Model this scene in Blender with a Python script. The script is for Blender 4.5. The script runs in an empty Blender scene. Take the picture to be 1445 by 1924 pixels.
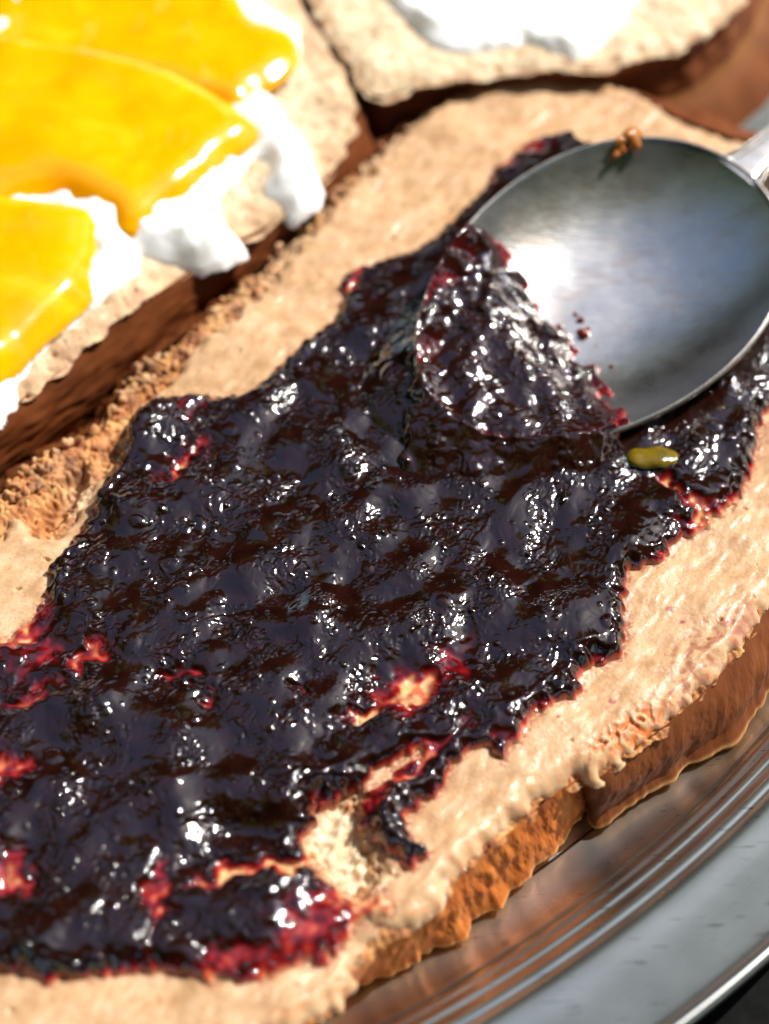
import bpy, math, numpy as np
from mathutils import Vector, Matrix
sc = bpy.context.scene
col = sc.collection
# ------------------------------------------------------------------ camera
PITCH = math.radians(50); DIST = .30; FPX = 3612.; CX, CY = 722.5, 962.
TGT = np.array([0, 0, .018])
CAM = TGT + DIST * np.array([0, -math.cos(PITCH), math.sin(PITCH)])
AX_R = np.array([1, 0, 0.]); AX_U = np.array([0, math.sin(PITCH), math.cos(PITCH)]); AX_D = np.array([0, math.cos(PITCH), -math.sin(PITCH)])
cd = bpy.data.cameras.new('camera'); cam = bpy.data.objects.new('camera', cd); col.objects.link(cam); sc.camera = cam
cam.location = CAM; cam.rotation_euler = (math.pi / 2 - PITCH, 0, 0)
cd.sensor_fit = 'HORIZONTAL'; cd.sensor_width = 36; cd.lens = 36 * FPX / 1445
cd.clip_start = .01; cd.clip_end = 500
cd.dof.use_dof = True; cd.dof.focus_distance = .290; cd.dof.aperture_fstop = 12.5
# ------------------------------------------------------------------ light
SUN = np.array([.56, .36, .745]); SUN = SUN / np.linalg.norm(SUN)
w = bpy.data.worlds.new('World'); sc.world = w; w.use_nodes = True
nt = w.node_tree; bg = nt.nodes['Background']
sky = nt.nodes.new('ShaderNodeTexSky'); sky.sky_type = 'NISHITA'; sky.sun_disc = False
sky.sun_elevation = math.asin(SUN[2]); sky.sun_rotation = math.atan2(SUN[0], SUN[1])
nt.links.new(sky.outputs[0], bg.inputs[0]); bg.inputs[1].default_value = .13
sl = bpy.data.lights.new('sun', 'SUN'); sl.energy = 4.6; sl.angle = math.radians(.53); sl.color = (1, .965, .90)
so = bpy.data.objects.new('sun', sl); col.objects.link(so)
so.rotation_euler = Vector(SUN).to_track_quat('Z', 'Y').to_euler()
sc.view_settings.view_transform = 'Standard'; sc.view_settings.look = 'None'
sc.view_settings.exposure = .63; sc.view_settings.gamma = 1

# ------------------------------------------------------------------ helpers
def P(pts, z):
    """pixels of the photograph -> points on the level plane z"""
    pts = np.array(pts, float)
    z = np.broadcast_to(np.asarray(z, float), (len(pts),))
    r = (pts[:, :1] - CX) / FPX * AX_R - (pts[:, 1:2] - CY) / FPX * AX_U + AX_D
    return CAM + r * ((z - CAM[2]) / r[:, 2])[:, None]

def smooth(poly, n=6, closed=True):
    """Catmull-Rom through the points"""
    p = np.asarray(poly, float); N = len(p); out = []
    rng = range(N) if closed else range(N - 1)
    for i in rng:
        if closed: a, b, c, d = p[(i - 1) % N], p[i], p[(i + 1) % N], p[(i + 2) % N]
        else: a, b, c, d = p[max(i - 1, 0)], p[i], p[i + 1], p[min(i + 2, N - 1)]
        for k in range(n):
            t = k / n
            out.append(.5 * ((2 * b) + (c - a) * t + (2 * a - 5 * b + 4 * c - d) * t * t + (3 * b - a - 3 * c + d) * t ** 3))
    if not closed: out.append(p[-1])
    return np.array(out)

def sstep(a, b, x):
    t = np.clip((x - a) / (b - a), 0, 1); return t * t * (3 - 2 * t)

def rs(seed): return np.random.RandomState(seed)

def band(shape, wl, seed, an=1., ang=0., bw=.45):
    """band-limited noise, wavelength wl in cells, stretched an times along angle ang; std 1"""
    n = rs(seed).standard_normal(shape)
    fy = np.fft.fftfreq(shape[0])[:, None]; fx = np.fft.rfftfreq(shape[1])[None]
    a = fx * math.cos(ang) + fy * math.sin(ang); b = -fx * math.sin(ang) + fy * math.cos(ang)
    f = np.sqrt((a * an) ** 2 + b * b) * wl + 1e-9
    r = np.fft.irfft2(np.fft.rfft2(n) * np.exp(-np.log(f) ** 2 / (2 * bw * bw)), s=shape)
    return r / r.std()

def sample(f, iy, ix):
    """bilinear lookup, wraps"""
    H, W = f.shape; y0 = np.floor(iy).astype(int); x0 = np.floor(ix).astype(int); ty = iy - y0; tx = ix - x0
    y0 %= H; x0 %= W; y1 = (y0 + 1) % H; x1 = (x0 + 1) % W
    return (f[y0, x0] * (1 - tx) + f[y0, x1] * tx) * (1 - ty) + (f[y1, x0] * (1 - tx) + f[y1, x1] * tx) * ty

class Grid:
    def __init__(s, x0, x1, y0, y1, step):
        s.x = np.arange(x0, x1, step); s.y = np.arange(y0, y1, step); s.st = step
        s.X, s.Y = np.meshgrid(s.x, s.y); s.shape = s.X.shape
    def n(s, wl, seed, an=1., ang=0., bw=.45): return band(s.shape, wl / s.st, seed, an, ang, bw)
    def blur(s, f, sig):
        fy = np.fft.fftfreq(s.shape[0])[:, None]; fx = np.fft.rfftfreq(s.shape[1])[None]; q = sig / s.st
        return np.fft.irfft2(np.fft.rfft2(f) * np.exp(-2 * (math.pi * q) ** 2 * (fx * fx + fy * fy)), s=s.shape)
    def warp(s, f, dx, dy):
        iy, ix = np.mgrid[0:s.shape[0], 0:s.shape[1]].astype(float)
        return sample(f, iy + dy / s.st, ix + dx / s.st)
    def sdf(s, poly, k=5):
        """signed distance to a polygon, positive inside"""
        xs = s.x[::k]; ys = s.y[::k]
        xs = np.append(xs, xs[-1] + k * s.st); ys = np.append(ys, ys[-1] + k * s.st)
        X, Y = np.meshgrid(xs, ys); d = np.full(X.shape, 1e9); ins = np.zeros(X.shape, bool)
        A = poly[:, :2]; B = np.roll(A, -1, 0)
        for (ax, ay), (bx, by) in zip(A, B):
            ex, ey = bx - ax, by - ay; L = ex * ex + ey * ey + 1e-18
            t = np.clip(((X - ax) * ex + (Y - ay) * ey) / L, 0, 1)
            d = np.minimum(d, (X - ax - t * ex) ** 2 + (Y - ay - t * ey) ** 2)
            if ay != by: ins ^= ((ay > Y) != (by > Y)) & (X < ex * (Y - ay) / (by - ay) + ax)
        d = np.sqrt(d) * np.where(ins, 1, -1)
        iy, ix = np.mgrid[0:s.shape[0], 0:s.shape[1]] / float(k)
        return sample(np.pad(d, ((0, 1), (0, 1)), mode='edge'), iy, ix)
    def bumps(s, pts, rad, hgt, shape=.5, el=None):
        """sum of rounded bumps (max blend); pts in metres"""
        out = np.zeros(s.shape)
        for i, ((px, py), r, h) in enumerate(zip(pts, rad, hgt)):
            e = 1. if el is None else el[i]; R = r * max(1, e)
            i0, i1 = int((py - R - s.y[0]) / s.st), int((py + R - s.y[0]) / s.st) + 2
            j0, j1 = int((px - R - s.x[0]) / s.st), int((px + R - s.x[0]) / s.st) + 2
            i0, j0 = max(i0, 0), max(j0, 0)
            if i1 <= i0 or j1 <= j0 or i0 >= s.shape[0] or j0 >= s.shape[1]: continue
            dx = s.X[i0:i1, j0:j1] - px; dy = s.Y[i0:i1, j0:j1] - py
            if e != 1.:
                a = (i * 2.399) % math.pi; dx, dy = (dx * math.cos(a) + dy * math.sin(a)) / e, -dx * math.sin(a) + dy * math.cos(a)
            q = np.clip(1 - (dx * dx + dy * dy) / (r * r), 0, 1)
            b = h * q ** shape if shape != 1 else h * q
            o = out[i0:i1, j0:j1]; out[i0:i1, j0:j1] = np.where(np.abs(b) > np.abs(o), b, o)
        return out

def mesh_np(name, V, Q, mat, parent=None, cols=None, smooth_sh=True):
    me = bpy.data.meshes.new(name); k = Q.shape[1]
    me.vertices.add(len(V)); me.vertices.foreach_set('co', np.ascontiguousarray(V, np.float32).ravel())
    me.loops.add(Q.size); me.loops.foreach_set('vertex_index', np.ascontiguousarray(Q, np.int32).ravel())
    me.polygons.add(len(Q)); me.polygons.foreach_set('loop_start', np.arange(0, Q.size, k, dtype=np.int32))
    me.polygons.foreach_set('loop_total', np.full(len(Q), k, np.int32))
    if smooth_sh: me.polygons.foreach_set('use_smooth', np.ones(len(Q), bool))
    me.update(calc_edges=True); me.validate()
    for nm, c in (cols or {}).items():
        c = np.asarray(c, np.float32)
        if c.ndim == 1:
            a = me.attributes.new(nm, 'FLOAT', 'POINT'); a.data.foreach_set('value', c)
        else:
            a = me.attributes.new(nm, 'FLOAT_COLOR', 'POINT')
            a.data.foreach_set('color', np.c_[c, np.ones(len(c), np.float32)].ravel())
    me.materials.append(mat)
    o = bpy.data.objects.new(name, me); col.objects.link(o)
    if parent: o.parent = parent
    return o

def grid_mesh(name, g, Z, mask, mat, parent=None, cols=None, XY=None):
    """height field; cells whose four corners are in the mask"""
    m = mask; c = m[:-1, :-1] & m[1:, :-1] & m[:-1, 1:] & m[1:, 1:]
    used = np.zeros(g.shape, bool)
    for a in (slice(None, -1), slice(1, None)):
        for b in (slice(None, -1), slice(1, None)): used[a, b] |= c
    idx = -np.ones(g.shape, int); idx[used] = np.arange(used.sum())
    Q = np.stack([idx[:-1, :-1][c], idx[:-1, 1:][c], idx[1:, 1:][c], idx[1:, :-1][c]], 1)
    X, Y = XY if XY else (g.X, g.Y)
    V = np.stack([X[used], Y[used], Z[used]], 1)
    return mesh_np(name, V, Q, mat, parent, {k: v[used] for k, v in (cols or {}).items()})

def loft(name, rows, mat, parent=None, closed=False, cols=None):
    """rows: (n, m, 3) array of points"""
    rows = np.asarray(rows); n, m = rows.shape[:2]; idx = np.arange(n * m).reshape(n, m)
    if closed: idx = np.concatenate([idx, idx[:, :1]], 1)
    Q = np.stack([idx[:-1, :-1].ravel(), idx[:-1, 1:].ravel(), idx[1:, 1:].ravel(), idx[1:, :-1].ravel()], 1)
    return mesh_np(name, rows.reshape(-1, 3), Q, mat, parent, cols)

def tag(o, label, cat, group=None):
    o['label'] = label; o['category'] = cat
    if group: o['group'] = group
    return o
def thing(name, label, cat, loc=(0, 0, 0), group=None):
    o = bpy.data.objects.new(name, None); o.location = loc; o.empty_display_size = .01; col.objects.link(o)
    return tag(o, label, cat, group)
def adopt(o, root):
    o.parent = root; o.matrix_parent_inverse = Matrix.Translation(-Vector(root.location)); return o

# ------------------------------------------------------------------ materials
class M:
    def __init__(s, name, **kw):
        s.m = bpy.data.materials.new(name); s.m.use_nodes = True; s.t = s.m.node_tree; s.b = s.t.nodes['Principled BSDF']
        s.pos = s.t.nodes.new('ShaderNodeNewGeometry').outputs['Position']
        for k, v in kw.items(): s.set(k.replace('_', ' '), v)
    def set(s, k, v):
        i = s.b.inputs[k]
        if isinstance(v, bpy.types.NodeSocket): s.t.links.new(v, i)
        elif hasattr(i.default_value, '__len__') and len(i.default_value) == 4: i.default_value = (*v, 1)
        else: i.default_value = v
    def n(s, typ, ins=None, **kw):
        n = s.t.nodes.new('ShaderNode' + typ)
        for k, v in kw.items(): setattr(n, k, v)
        for k, v in (ins or {}).items():
            if isinstance(v, bpy.types.NodeSocket): s.t.links.new(v, n.inputs[k])
            else: n.inputs[k].default_value = v
        return n
    def noise(s, wl, detail=3, rough=.55, dist=0., vec=None, stretch=None, rot=0.):
        v = vec or s.pos
        if stretch: v = s.n('Mapping', {'Vector': v, 'Scale': stretch, 'Rotation': (0, 0, rot)}).outputs[0]
        return s.n('TexNoise', {'Vector': v, 'Scale': 1 / wl, 'Detail': detail, 'Roughness': rough, 'Distortion': dist}).outputs[0]
    def ramp(s, f, stops):
        r = s.n('ValToRGB', {'Fac': f}); e = r.color_ramp.elements
        while len(e) < len(stops): e.new(.5)
        for i, (p, c) in enumerate(stops): e[i].position = p; e[i].color = (*c, 1) if len(c) == 3 else c
        return r.outputs[0]
    def mix(s, f, a, b, mode='MIX'):
        n = s.n('Mix', data_type='RGBA', blend_type=mode)
        for k, v in ((0, f), (6, a), (7, b)):
            if isinstance(v, bpy.types.NodeSocket): s.t.links.new(v, n.inputs[k])
            else: n.inputs[k].default_value = v if k == 0 else (*v, 1)
        return n.outputs[2]
    def math(s, op, a, b=0., c=0.):
        n = s.n('Math', operation=op)
        for i, v in enumerate((a, b, c)):
            if isinstance(v, bpy.types.NodeSocket): s.t.links.new(v, n.inputs[i])
            else: n.inputs[i].default_value = v
        return n.outputs[0]
    def attr(s, nm, out='Color'): return s.n('Attribute', attribute_name=nm).outputs[out]
    def bump(s, h, dist, strength=1., normal=None):
        b = s.n('Bump', {'Height': h, 'Distance': dist, 'Strength': strength})
        if normal: s.t.links.new(normal, b.inputs['Normal'])
        s.set('Normal', b.outputs[0]); return b.outputs[0]

def g3(v): return (v, v, v)

m = M('jam_glossy', Roughness=.06, IOR=1.66); m.set('Base Color', m.attr('col'))
m.set('Roughness', m.math('MULTIPLY_ADD', m.attr('rough', 'Fac'), .06, .04))
n1 = m.noise(.00045, 3, .6, .8)
m.bump(m.math('MULTIPLY', n1, m.attr('rough', 'Fac')), .000014, 1.); M_JAM = m.m

m = M('peanut_butter', Roughness=.36, IOR=1.46); m.set('Specular IOR Level', .4)
c = m.ramp(m.noise(.0035, 4, .6), [(.3, (.42, .235, .115)), (.5, (.55, .335, .18)), (.72, (.66, .44, .27))])
c = m.mix(m.ramp(m.noise(.0006, 2, .5), [(.30, g3(.75)), (.42, g3(0))]), c, (.50, .27, .11))
c = m.mix(m.attr('stain', 'Fac'), c, (.30, .075, .045))
c = m.mix(m.attr('warm', 'Fac'), c, (.60, .16, .03))
m.set('Base Color', c)
m.set('Roughness', m.ramp(m.noise(.0005, 2), [(.40, g3(.30)), (.6, g3(.52))]))
m.set('Subsurface Weight', .3); m.set('Subsurface Radius', (.0025, .0013, .0006)); m.set('Subsurface Scale', 1.)
m.bump(m.noise(.0006, 3, .6), .00009, .8); M_PB = m.m

m = M('toasted_crumb', Roughness=.75)
n_ = m.noise(.0035, 4, .6)
c1 = m.ramp(n_, [(.32, (.16, .042, .012)), (.5, (.42, .16, .045)), (.68, (.62, .34, .12))])
c2 = m.ramp(n_, [(.3, (.54, .37, .20)), (.6, (.74, .59, .40))])
m.set('Base Color', m.mix(m.attr('brown', 'Fac'), c2, c1))
m.set('Subsurface Weight', .2); m.set('Subsurface Radius', (.003, .0015, .0007)); m.set('Subsurface Scale', 1.)
m.set('Specular IOR Level', .5)
m.bump(m.noise(.0006, 5, .7), .00018, .8); M_TOAST = m.m

def crust_mat(name, dark, mid, light, rough=.5):
    m = M(name, Roughness=rough); m.set('Specular IOR Level', .12)
    c = m.ramp(m.noise(.006, 5, .6), [(.3, dark), (.5, mid), (.75, light)])
    c = m.mix(m.ramp(m.noise(.0007, 3), [(.6, g3(0)), (.75, g3(.5))]), c, light)
    c = m.mix(m.attr('lip', 'Fac'), c, (.62, .33, .12))  # sunlit bottom edge of the crust, painted in as a lighter colour
    m.set('Base Color', c)
    nn = m.noise(.0005, 4, .6); m.bump(nn, .00008, .7)
    m.set('Roughness', m.ramp(m.noise(.0015, 3), [(.35, g3(.6)), (.65, g3(.8))]))
    return m.m
M_CRUST = crust_mat('brown_crust', (.10, .026, .006), (.135, .036, .009), (.175, .052, .013))
M_CRUST_T = crust_mat('torn_orange_crust', (.27, .060, .009), (.38, .10, .015), (.52, .19, .04), .4)

m = M('cream_cheese', Roughness=.38); m.set('Base Color', (.93, .92, .89))
m.set('Subsurface Weight', .3); m.set('Subsurface Radius', (.003, .0025, .002)); m.set('Subsurface Scale', 1.)
m.bump(m.noise(.002, 2), .00005, .6); M_CREAM = m.m

m = M('mango_flesh', Roughness=.15, IOR=1.42)
c = m.ramp(m.noise(.012, 3, .5, .6), [(.3, (.84, .32, .0)), (.6, (.88, .41, .001)), (.8, (.92, .50, .01))])
c = m.mix(m.ramp(m.noise(.004, 3, .5, .5, stretch=(1, .3, 1), rot=.7), [(.62, g3(0)), (.75, g3(.35))]), c, (.92, .52, .10))
m.set('Base Color', c)
m.set('Subsurface Weight', .5); m.set('Subsurface Radius', (.006, .002, .0003)); m.set('Subsurface Scale', 1.)
m.bump(m.noise(.005, 2), .00006, .5); M_MANGO = m.m

def steel(name, base, r0, r1, centre=None, warm=None):
    m = M(name, Metallic=1., Roughness=r0)
    m.set('Base Color', base)
    v = m.pos
    # fine scratches: long thin noise in two directions
    s1 = m.noise(.0004, 2, .5, .3, stretch=(.05, 1, 1), rot=.5); s2 = m.noise(.0004, 2, .5, .5, stretch=(.05, 1, 1), rot=-.6)
    s3 = m.noise(.0006, 2, .5, .9, stretch=(.08, 1, 1), rot=.15)
    sc_ = m.math('ADD', m.math('ADD', s1, s2), s3)
    big = m.noise(.006, 5, .65)
    m.set('Roughness', m.ramp(big, [(.35, g3(r0)), (.7, g3(r1))]))
    m.bump(sc_, .00003, .7)
    warm_refl = m.math('MULTIPLY', m.ramp(m.noise(.009, 4, .6, .8, stretch=(1, 2.2, 1), rot=.6), [(.50, g3(0)), (.68, g3(1))]), .30)  # warm reflection of the bread, painted into the steel as tan patches
    s4 = m.noise(.00022, 1, .5, .2, stretch=(.02, 1, 1), rot=.35); s5 = m.noise(.00022, 1, .5, .2, stretch=(.025, 1, 1), rot=-.25)
    ln = m.math('ADD', m.ramp(s4, [(.66, g3(0)), (.72, g3(.45))]), m.ramp(s5, [(.67, g3(0)), (.73, g3(.4))]))
    m.set('Base Color', m.mix(ln, m.mix(warm_refl, base, (.42, .25, .15)), (.85, .82, .78)))
    return m
mm = steel('spoon_steel', (.52, .495, .475), .27, .34)
M_SPOON = mm.m
m = M('plate_steel', Metallic=1.); m.set('Base Color', m.ramp(m.noise(.01, 4), [(.3, (.60, .585, .55)), (.7, (.64, .625, .59))]))
dl = m.n('VectorMath', {0: m.pos, 1: (-.104, .108, 0)}, operation='SUBTRACT').outputs[0]
sp_ = m.n('SeparateXYZ', {0: dl}); rr_ = m.math('SQRT', m.math('ADD', m.math('MULTIPLY', sp_.outputs[0], sp_.outputs[0]), m.math('MULTIPLY', sp_.outputs[1], sp_.outputs[1])))
an_ = m.math('ARCTAN2', sp_.outputs[1], sp_.outputs[0])
pv = m.n('CombineXYZ', {0: m.math('MULTIPLY', rr_, 2200.), 1: m.math('MULTIPLY', an_, 9.), 2: 0.}).outputs[0]
br1 = m.n('TexNoise', {'Vector': pv, 'Scale': 1., 'Detail': 3.}).outputs[0]
scr = m.noise(.0005, 2, .5, .3, stretch=(.04, 1, 1), rot=.75); scr2 = m.noise(.0005, 2, .5, .3, stretch=(.04, 1, 1), rot=-.35)
m.set('Roughness', m.math('ADD', m.ramp(m.noise(.008, 4, .6), [(.3, g3(.15)), (.75, g3(.18))]), m.math('MULTIPLY', m.ramp(m.math('ADD', scr, scr2), [(.62, g3(0)), (.75, g3(1))]), .12)))
m.bump(m.math('ADD', m.math('ADD', br1, m.math('MULTIPLY', scr, .6)), m.math('MULTIPLY', scr2, .6)), .000010, .5); M_PLATE = m.m
m = M('fruit_peel', Roughness=.15, IOR=1.45); m.set('Base Color', m.ramp(m.noise(.002, 3), [(.3, (.08, .058, .002)), (.7, (.19, .12, .004))]))
m.set('Subsurface Weight', .3); m.set('Subsurface Radius', (.002, .001, .0003)); m.set('Subsurface Scale', 1.); M_PEEL = m.m
m = M('amber_jam', Roughness=.1, IOR=1.45); m.set('Base Color', m.ramp(m.noise(.001, 3), [(.3, (.25, .06, .008)), (.7, (.55, .22, .04))]))
m.set('Subsurface Weight', .4); m.set('Subsurface Radius', (.002, .001, .0003)); m.set('Subsurface Scale', 1.); M_AMBER = m.m
m = M('table_dark', Roughness=.95); m.set('Specular IOR Level', .1); m.set('Base Color', m.ramp(m.noise(.01, 6, .7), [(.4, g3(.003)), (.7, g3(.012))])); M_TABLE = m.m
m = M('lawn', Roughness=.9); m.set('Base Color', m.ramp(m.noise(.6, 6, .7), [(.3, (.03, .07, .012)), (.7, (.09, .17, .03))])); M_LAWN = m.m
m = M('foliage', Roughness=.6); m.set('Base Color', m.ramp(m.noise(1.1, 5, .7), [(.3, (.05, .075, .025)), (.7, (.13, .17, .06))])); tb = m.n('BsdfTranslucent', {'Color': m.ramp(m.noise(1.1, 5, .7), [(.3, (.16, .24, .07)), (.7, (.36, .46, .15))])}); ms = m.n('MixShader', {0: .5}); out = m.t.nodes['Material Output']
m.t.links.new(m.b.outputs[0], ms.inputs[1]); m.t.links.new(tb.outputs[0], ms.inputs[2]); m.t.links.new(ms.outputs[0], out.inputs[0]); M_LEAF = m.m
m = M('bark', Roughness=.9); m.set('Base Color', (.08, .06, .045)); M_BARK = m.m

# ------------------------------------------------------------------ spoon geometry (needed by the jam on it)
SP = dict(c=np.array([.03568, .04158, .02658]), yaw=.75556, pit=.14438, rol=.15154, L=.07229, W=.05004, k=.09445, D=.0080)
SP['c'] = SP['c'].reshape(3)
def _rot(yaw, pit, rol):
    cy, sy = np.cos(yaw), np.sin(yaw); cp, sp = np.cos(pit), np.sin(pit); cr, sr = np.cos(rol), np.sin(rol)
    return np.array([[cy, -sy, 0], [sy, cy, 0], [0, 0, 1]]) @ np.array([[cp, 0, -sp], [0, 1, 0], [sp, 0, cp]]) @ np.array([[1, 0, 0], [0, cr, -sr], [0, sr, cr]])
SM = _rot(SP['yaw'], SP['pit'], SP['rol'])
def spoon_rho(u, v):
    a = 2 * u / SP['L']; b = v / (SP['W'] / 2 * np.maximum(1 + SP['k'] * a, .3))
    return np.sqrt(a * a + b * b)
def spoon_w(u, v):
    r = spoon_rho(u, v); return -SP['D'] * (1 - np.minimum(r, 1) ** 2.8)
def spoon_local(X, Y):
    """u, v and bowl height for world x, y"""
    A = np.linalg.inv(SM[:2, :2]); wv = np.zeros_like(X)
    for _ in range(4):
        dx = X - SP['c'][0] - SM[0, 2] * wv; dy = Y - SP['c'][1] - SM[1, 2] * wv
        u = A[0, 0] * dx + A[0, 1] * dy; v = A[1, 0] * dx + A[1, 1] * dy
        wv = spoon_w(u, v)
    return u, v, SP['c'][2] + SM[2, 0] * u + SM[2, 1] * v + SM[2, 2] * wv, SP['c'][2] + SM[2, 0] * u + SM[2, 1] * v
# ------------------------------------------------------------------ ground, table, plate
def disc(name, r, z, mat, n=96, c=(0, 0), rings=1):
    th = np.linspace(0, 2 * np.pi, n, endpoint=False)
    rows = [np.stack([c[0] + q * np.cos(th), c[1] + q * np.sin(th), np.full(n, z)], 1) for q in np.linspace(0.0005 * r, r, rings + 1)]
    return loft(name, rows, mat, closed=True)
lawn = disc('lawn', 120, -.75, M_LAWN, rings=4); lawn['kind'] = 'structure'
# table top with thickness
th = np.linspace(0, 2 * np.pi, 128, endpoint=False)
tab = thing('garden_table', 'dark table top showing below the plate rim in the corner', 'table', (-.05, .05, -.74))
def ring_rows(prof, c, n=128):
    th = np.linspace(0, 2 * np.pi, n, endpoint=False)
    return [np.stack([c[0] + r * np.cos(th), c[1] + r * np.sin(th), np.full(n, z)], 1) for r, z in prof]
adopt(loft('table_top', ring_rows([(.001, -.004), (.58, -.004), (.598, -.006), (.60, -.012), (.60, -.028), (.59, -.032), (.001, -.032)], (-.05, .05)), M_TABLE, closed=True), tab)
adopt(loft('leg', ring_rows([(.03, -.03), (.028, -.5), (.035, -.7), (.25, -.73), (.26, -.745)], (-.05, .05), 32), M_TABLE, closed=True), tab)

PC = (-.104, .108)
prof = [(.0002, .0012), (.05, .0011), (.10, .0012), (.16, .0012), (.2025, .0012), (.2050, .0013), (.2075, .0016), (.2098, .0020), (.2112, .0024), (.2119, .0027), (.2125, .0030),
        (.2132, .0034), (.2139, .0046), (.2146, .0054), (.2153, .0058), (.2160, .0060), (.2166, .0064), (.2172, .0067), (.2179, .0068), (.2185, .0071),
        (.2193, .0076), (.2200, .0078), (.2208, .0079), (.2216, .0083), (.2224, .0086), (.2235, .0088), (.2270, .0092), (.2310, .0098), (.2352, .0105), (.2362, .0108),
        (.2370, .0114), (.2378, .0116), (.2384, .0112), (.2386, .0105), (.2382, .0098), (.2374, .0098), (.2365, .0101), (.2230, .0078), (.2140, .0022), (.2120, -.0004), (.05, -.0004), (.0002, -.0004)]
pr = smooth(prof, 5, closed=False)
plate = loft('steel_plate', ring_rows(pr, PC, 640), M_PLATE, closed=True)
tag(plate, 'large round polished steel plate with grooved wide rim, under the bread slices', 'plate')

# ------------------------------------------------------------------ generic bread builders
def resamp(c, n):
    c = np.asarray(c); d = np.r_[0, np.cumsum(np.linalg.norm(np.diff(c, axis=0), axis=1))]
    t = np.linspace(0, d[-1], n); return np.stack([np.interp(t, d, c[:, i]) for i in range(c.shape[1])], 1)
def crust(name, top, bot, mat, parent, bulge=.0015, n=900, seed=0, rough=.0002, lipw=.7, flange=0., ztop=None, under=.004, sag=0.):
    """wall of a slice from the edge of its top down to the plate; top, bot: (k,3) world curves run clockwise seen from above"""
    T = resamp(smooth(top, 8, False), n); B = resamp(smooth(bot, 8, False), n)
    tg = np.gradient(T[:, :2], axis=0); tg /= np.linalg.norm(tg, axis=1)[:, None] + 1e-12
    nrm = np.stack([-tg[:, 1], tg[:, 0]], 1)
    k = 15; nrm = np.stack([np.convolve(np.pad(nrm[:, i], k, mode='edge'), np.ones(2 * k + 1) / (2 * k + 1), 'valid') for i in (0, 1)], 1)
    m_ = 46; rows = []; lips = []
    big = band((m_, n), 60, seed, 2.) * .6 + band((m_, n), 22, seed + 1) * .35; fine = band((m_, n), 6, seed + 2)
    wig = band((4, n), 60, seed + 3)[1] * .0004 + band((4, n), 22, seed + 4)[1] * .00010 + flange
    for i in range(m_):
        t = i / (m_ - 7)
        if t <= 1:
            p = T * (1 - t) + B * t; off = bulge * math.sin(math.pi * min(t * 1.05, 1)) - sag * math.sin(math.pi * t)
            off = off + rough * (big[i] * 2.2 + fine[i] * .25) * math.sin(math.pi * min(1, t * .92 + .08)) + (wig - flange) * t ** 3 + flange * sstep(.8, 1, t)
            l = sstep(.93, 1., np.full(n, t) + big[i] * .012) * lipw
        else:
            q = (t - 1) / ((m_ - 1) / (m_ - 7) - 1); p = B.copy(); off = wig - under * q ** .6 - .0003 * q
            p[:, 2] = B[:, 2] * (1 - q) + .0013 * q; l = np.full(n, .3 * lipw * (1 - q))
        p = p.copy(); p[:, :2] += nrm * np.broadcast_to(off, (n,))[:, None]
        rows.append(p); lips.append(l)
    return loft(name, rows, mat, parent, cols={'lip': np.concatenate(lips)})

# ================================================================== SLICE A (the jam toast)
ZT = .0145
g = Grid(-.083, .089, -.090, .130, .00017)
U_ = [(-260, 1120), (-80, 985), (0, 925), (80, 855), (130, 832), (190, 790), (250, 705), (330, 643), (400, 582), (480, 512), (520, 470), (560, 432), (600, 395),
      (650, 345), (720, 275), (800, 205), (880, 155), (980, 135), (1060, 130), (1120, 145), (1190, 172), (1260, 212), (1330, 238), (1400, 262), (1480, 285)]
R_ = [(1560, 340), (1620, 450), (1640, 600), (1620, 800), (1570, 950), (1500, 1075), (1445, 1140), (1400, 1210), (1350, 1270), (1290, 1330), (1200, 1400), (1122, 1462)]
L_ = [(1092, 1458), (1040, 1494), (960, 1560), (900, 1615), (850, 1662), (800, 1712), (740, 1757), (690, 1802), (650, 1870), (600, 1915), (520, 1960), (400, 2000), (200, 2040), (0, 2060), (-260, 2000)]
outl = P(smooth(U_ + R_ + L_, 5), ZT)
dA = g.sdf(outl)
rag = g.n(.006, 11) * .0004 + g.n(.0022, 12) * .00015
dT = dA + rag * .8
ztoast = ZT + g.n(.03, 1) * .0003 + g.n(.004, 2) * .00014 + g.n(.0016, 3) * .00010 + g.n(.0007, 4) * .00003
pores = np.clip(g.n(.0026, 5) - 1.0, 0, 2); sideT = sstep(-.01, .02, g.X - g.Y); ztoast -= pores * .00045 * (1 - .85 * sideT) + .0009 * sideT * sstep(0, .004, -dA + .004) * 0
ztoast -= .0010 * (1 - sstep(0, .0022, dT))
def wp(px, py, z=ZT + .003): return P([(px, py)], z)[0]
def blob(px, py, rx, ry, ang=0., z=ZT + .003, pw=1.):
    """soft ellipse at a place; radii in mm, ang in world degrees"""
    c = wp(px, py, z); a = math.radians(ang); dx = g.X - c[0]; dy = g.Y - c[1]
    u = (dx * math.cos(a) + dy * math.sin(a)) / (rx * .001); v = (-dx * math.sin(a) + dy * math.cos(a)) / (ry * .001)
    return np.exp(-(u * u + v * v) ** pw)
HOLE = [(600, 1500), (640, 1483), (662, 1488), (670, 1525), (680, 1560), (698, 1598), (718, 1632), (712, 1645), (695, 1655), (684, 1676), (650, 1672), (612, 1640), (580, 1600), (566, 1565), (588, 1530)]
dH = g.sdf(P(smooth(HOLE, 5), ZT + .002)) + g.n(.003, 15) * .0003 + g.n(.001, 16) * .00012
HOLE2 = [(40, 1000), (60, 955), (100, 905), (150, 868), (170, 885), (158, 925), (125, 975), (95, 1000)]
dH2 = g.sdf(P(smooth(HOLE2, 5), ZT))
fib = g.n(.0016, 17, 5, 1.0) * .00014 + g.n(.0035, 18) * .0003 + g.n(.0006, 19, 3, 1.0) * .00003
inH = sstep(-.0003, .0022, dH)
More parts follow.
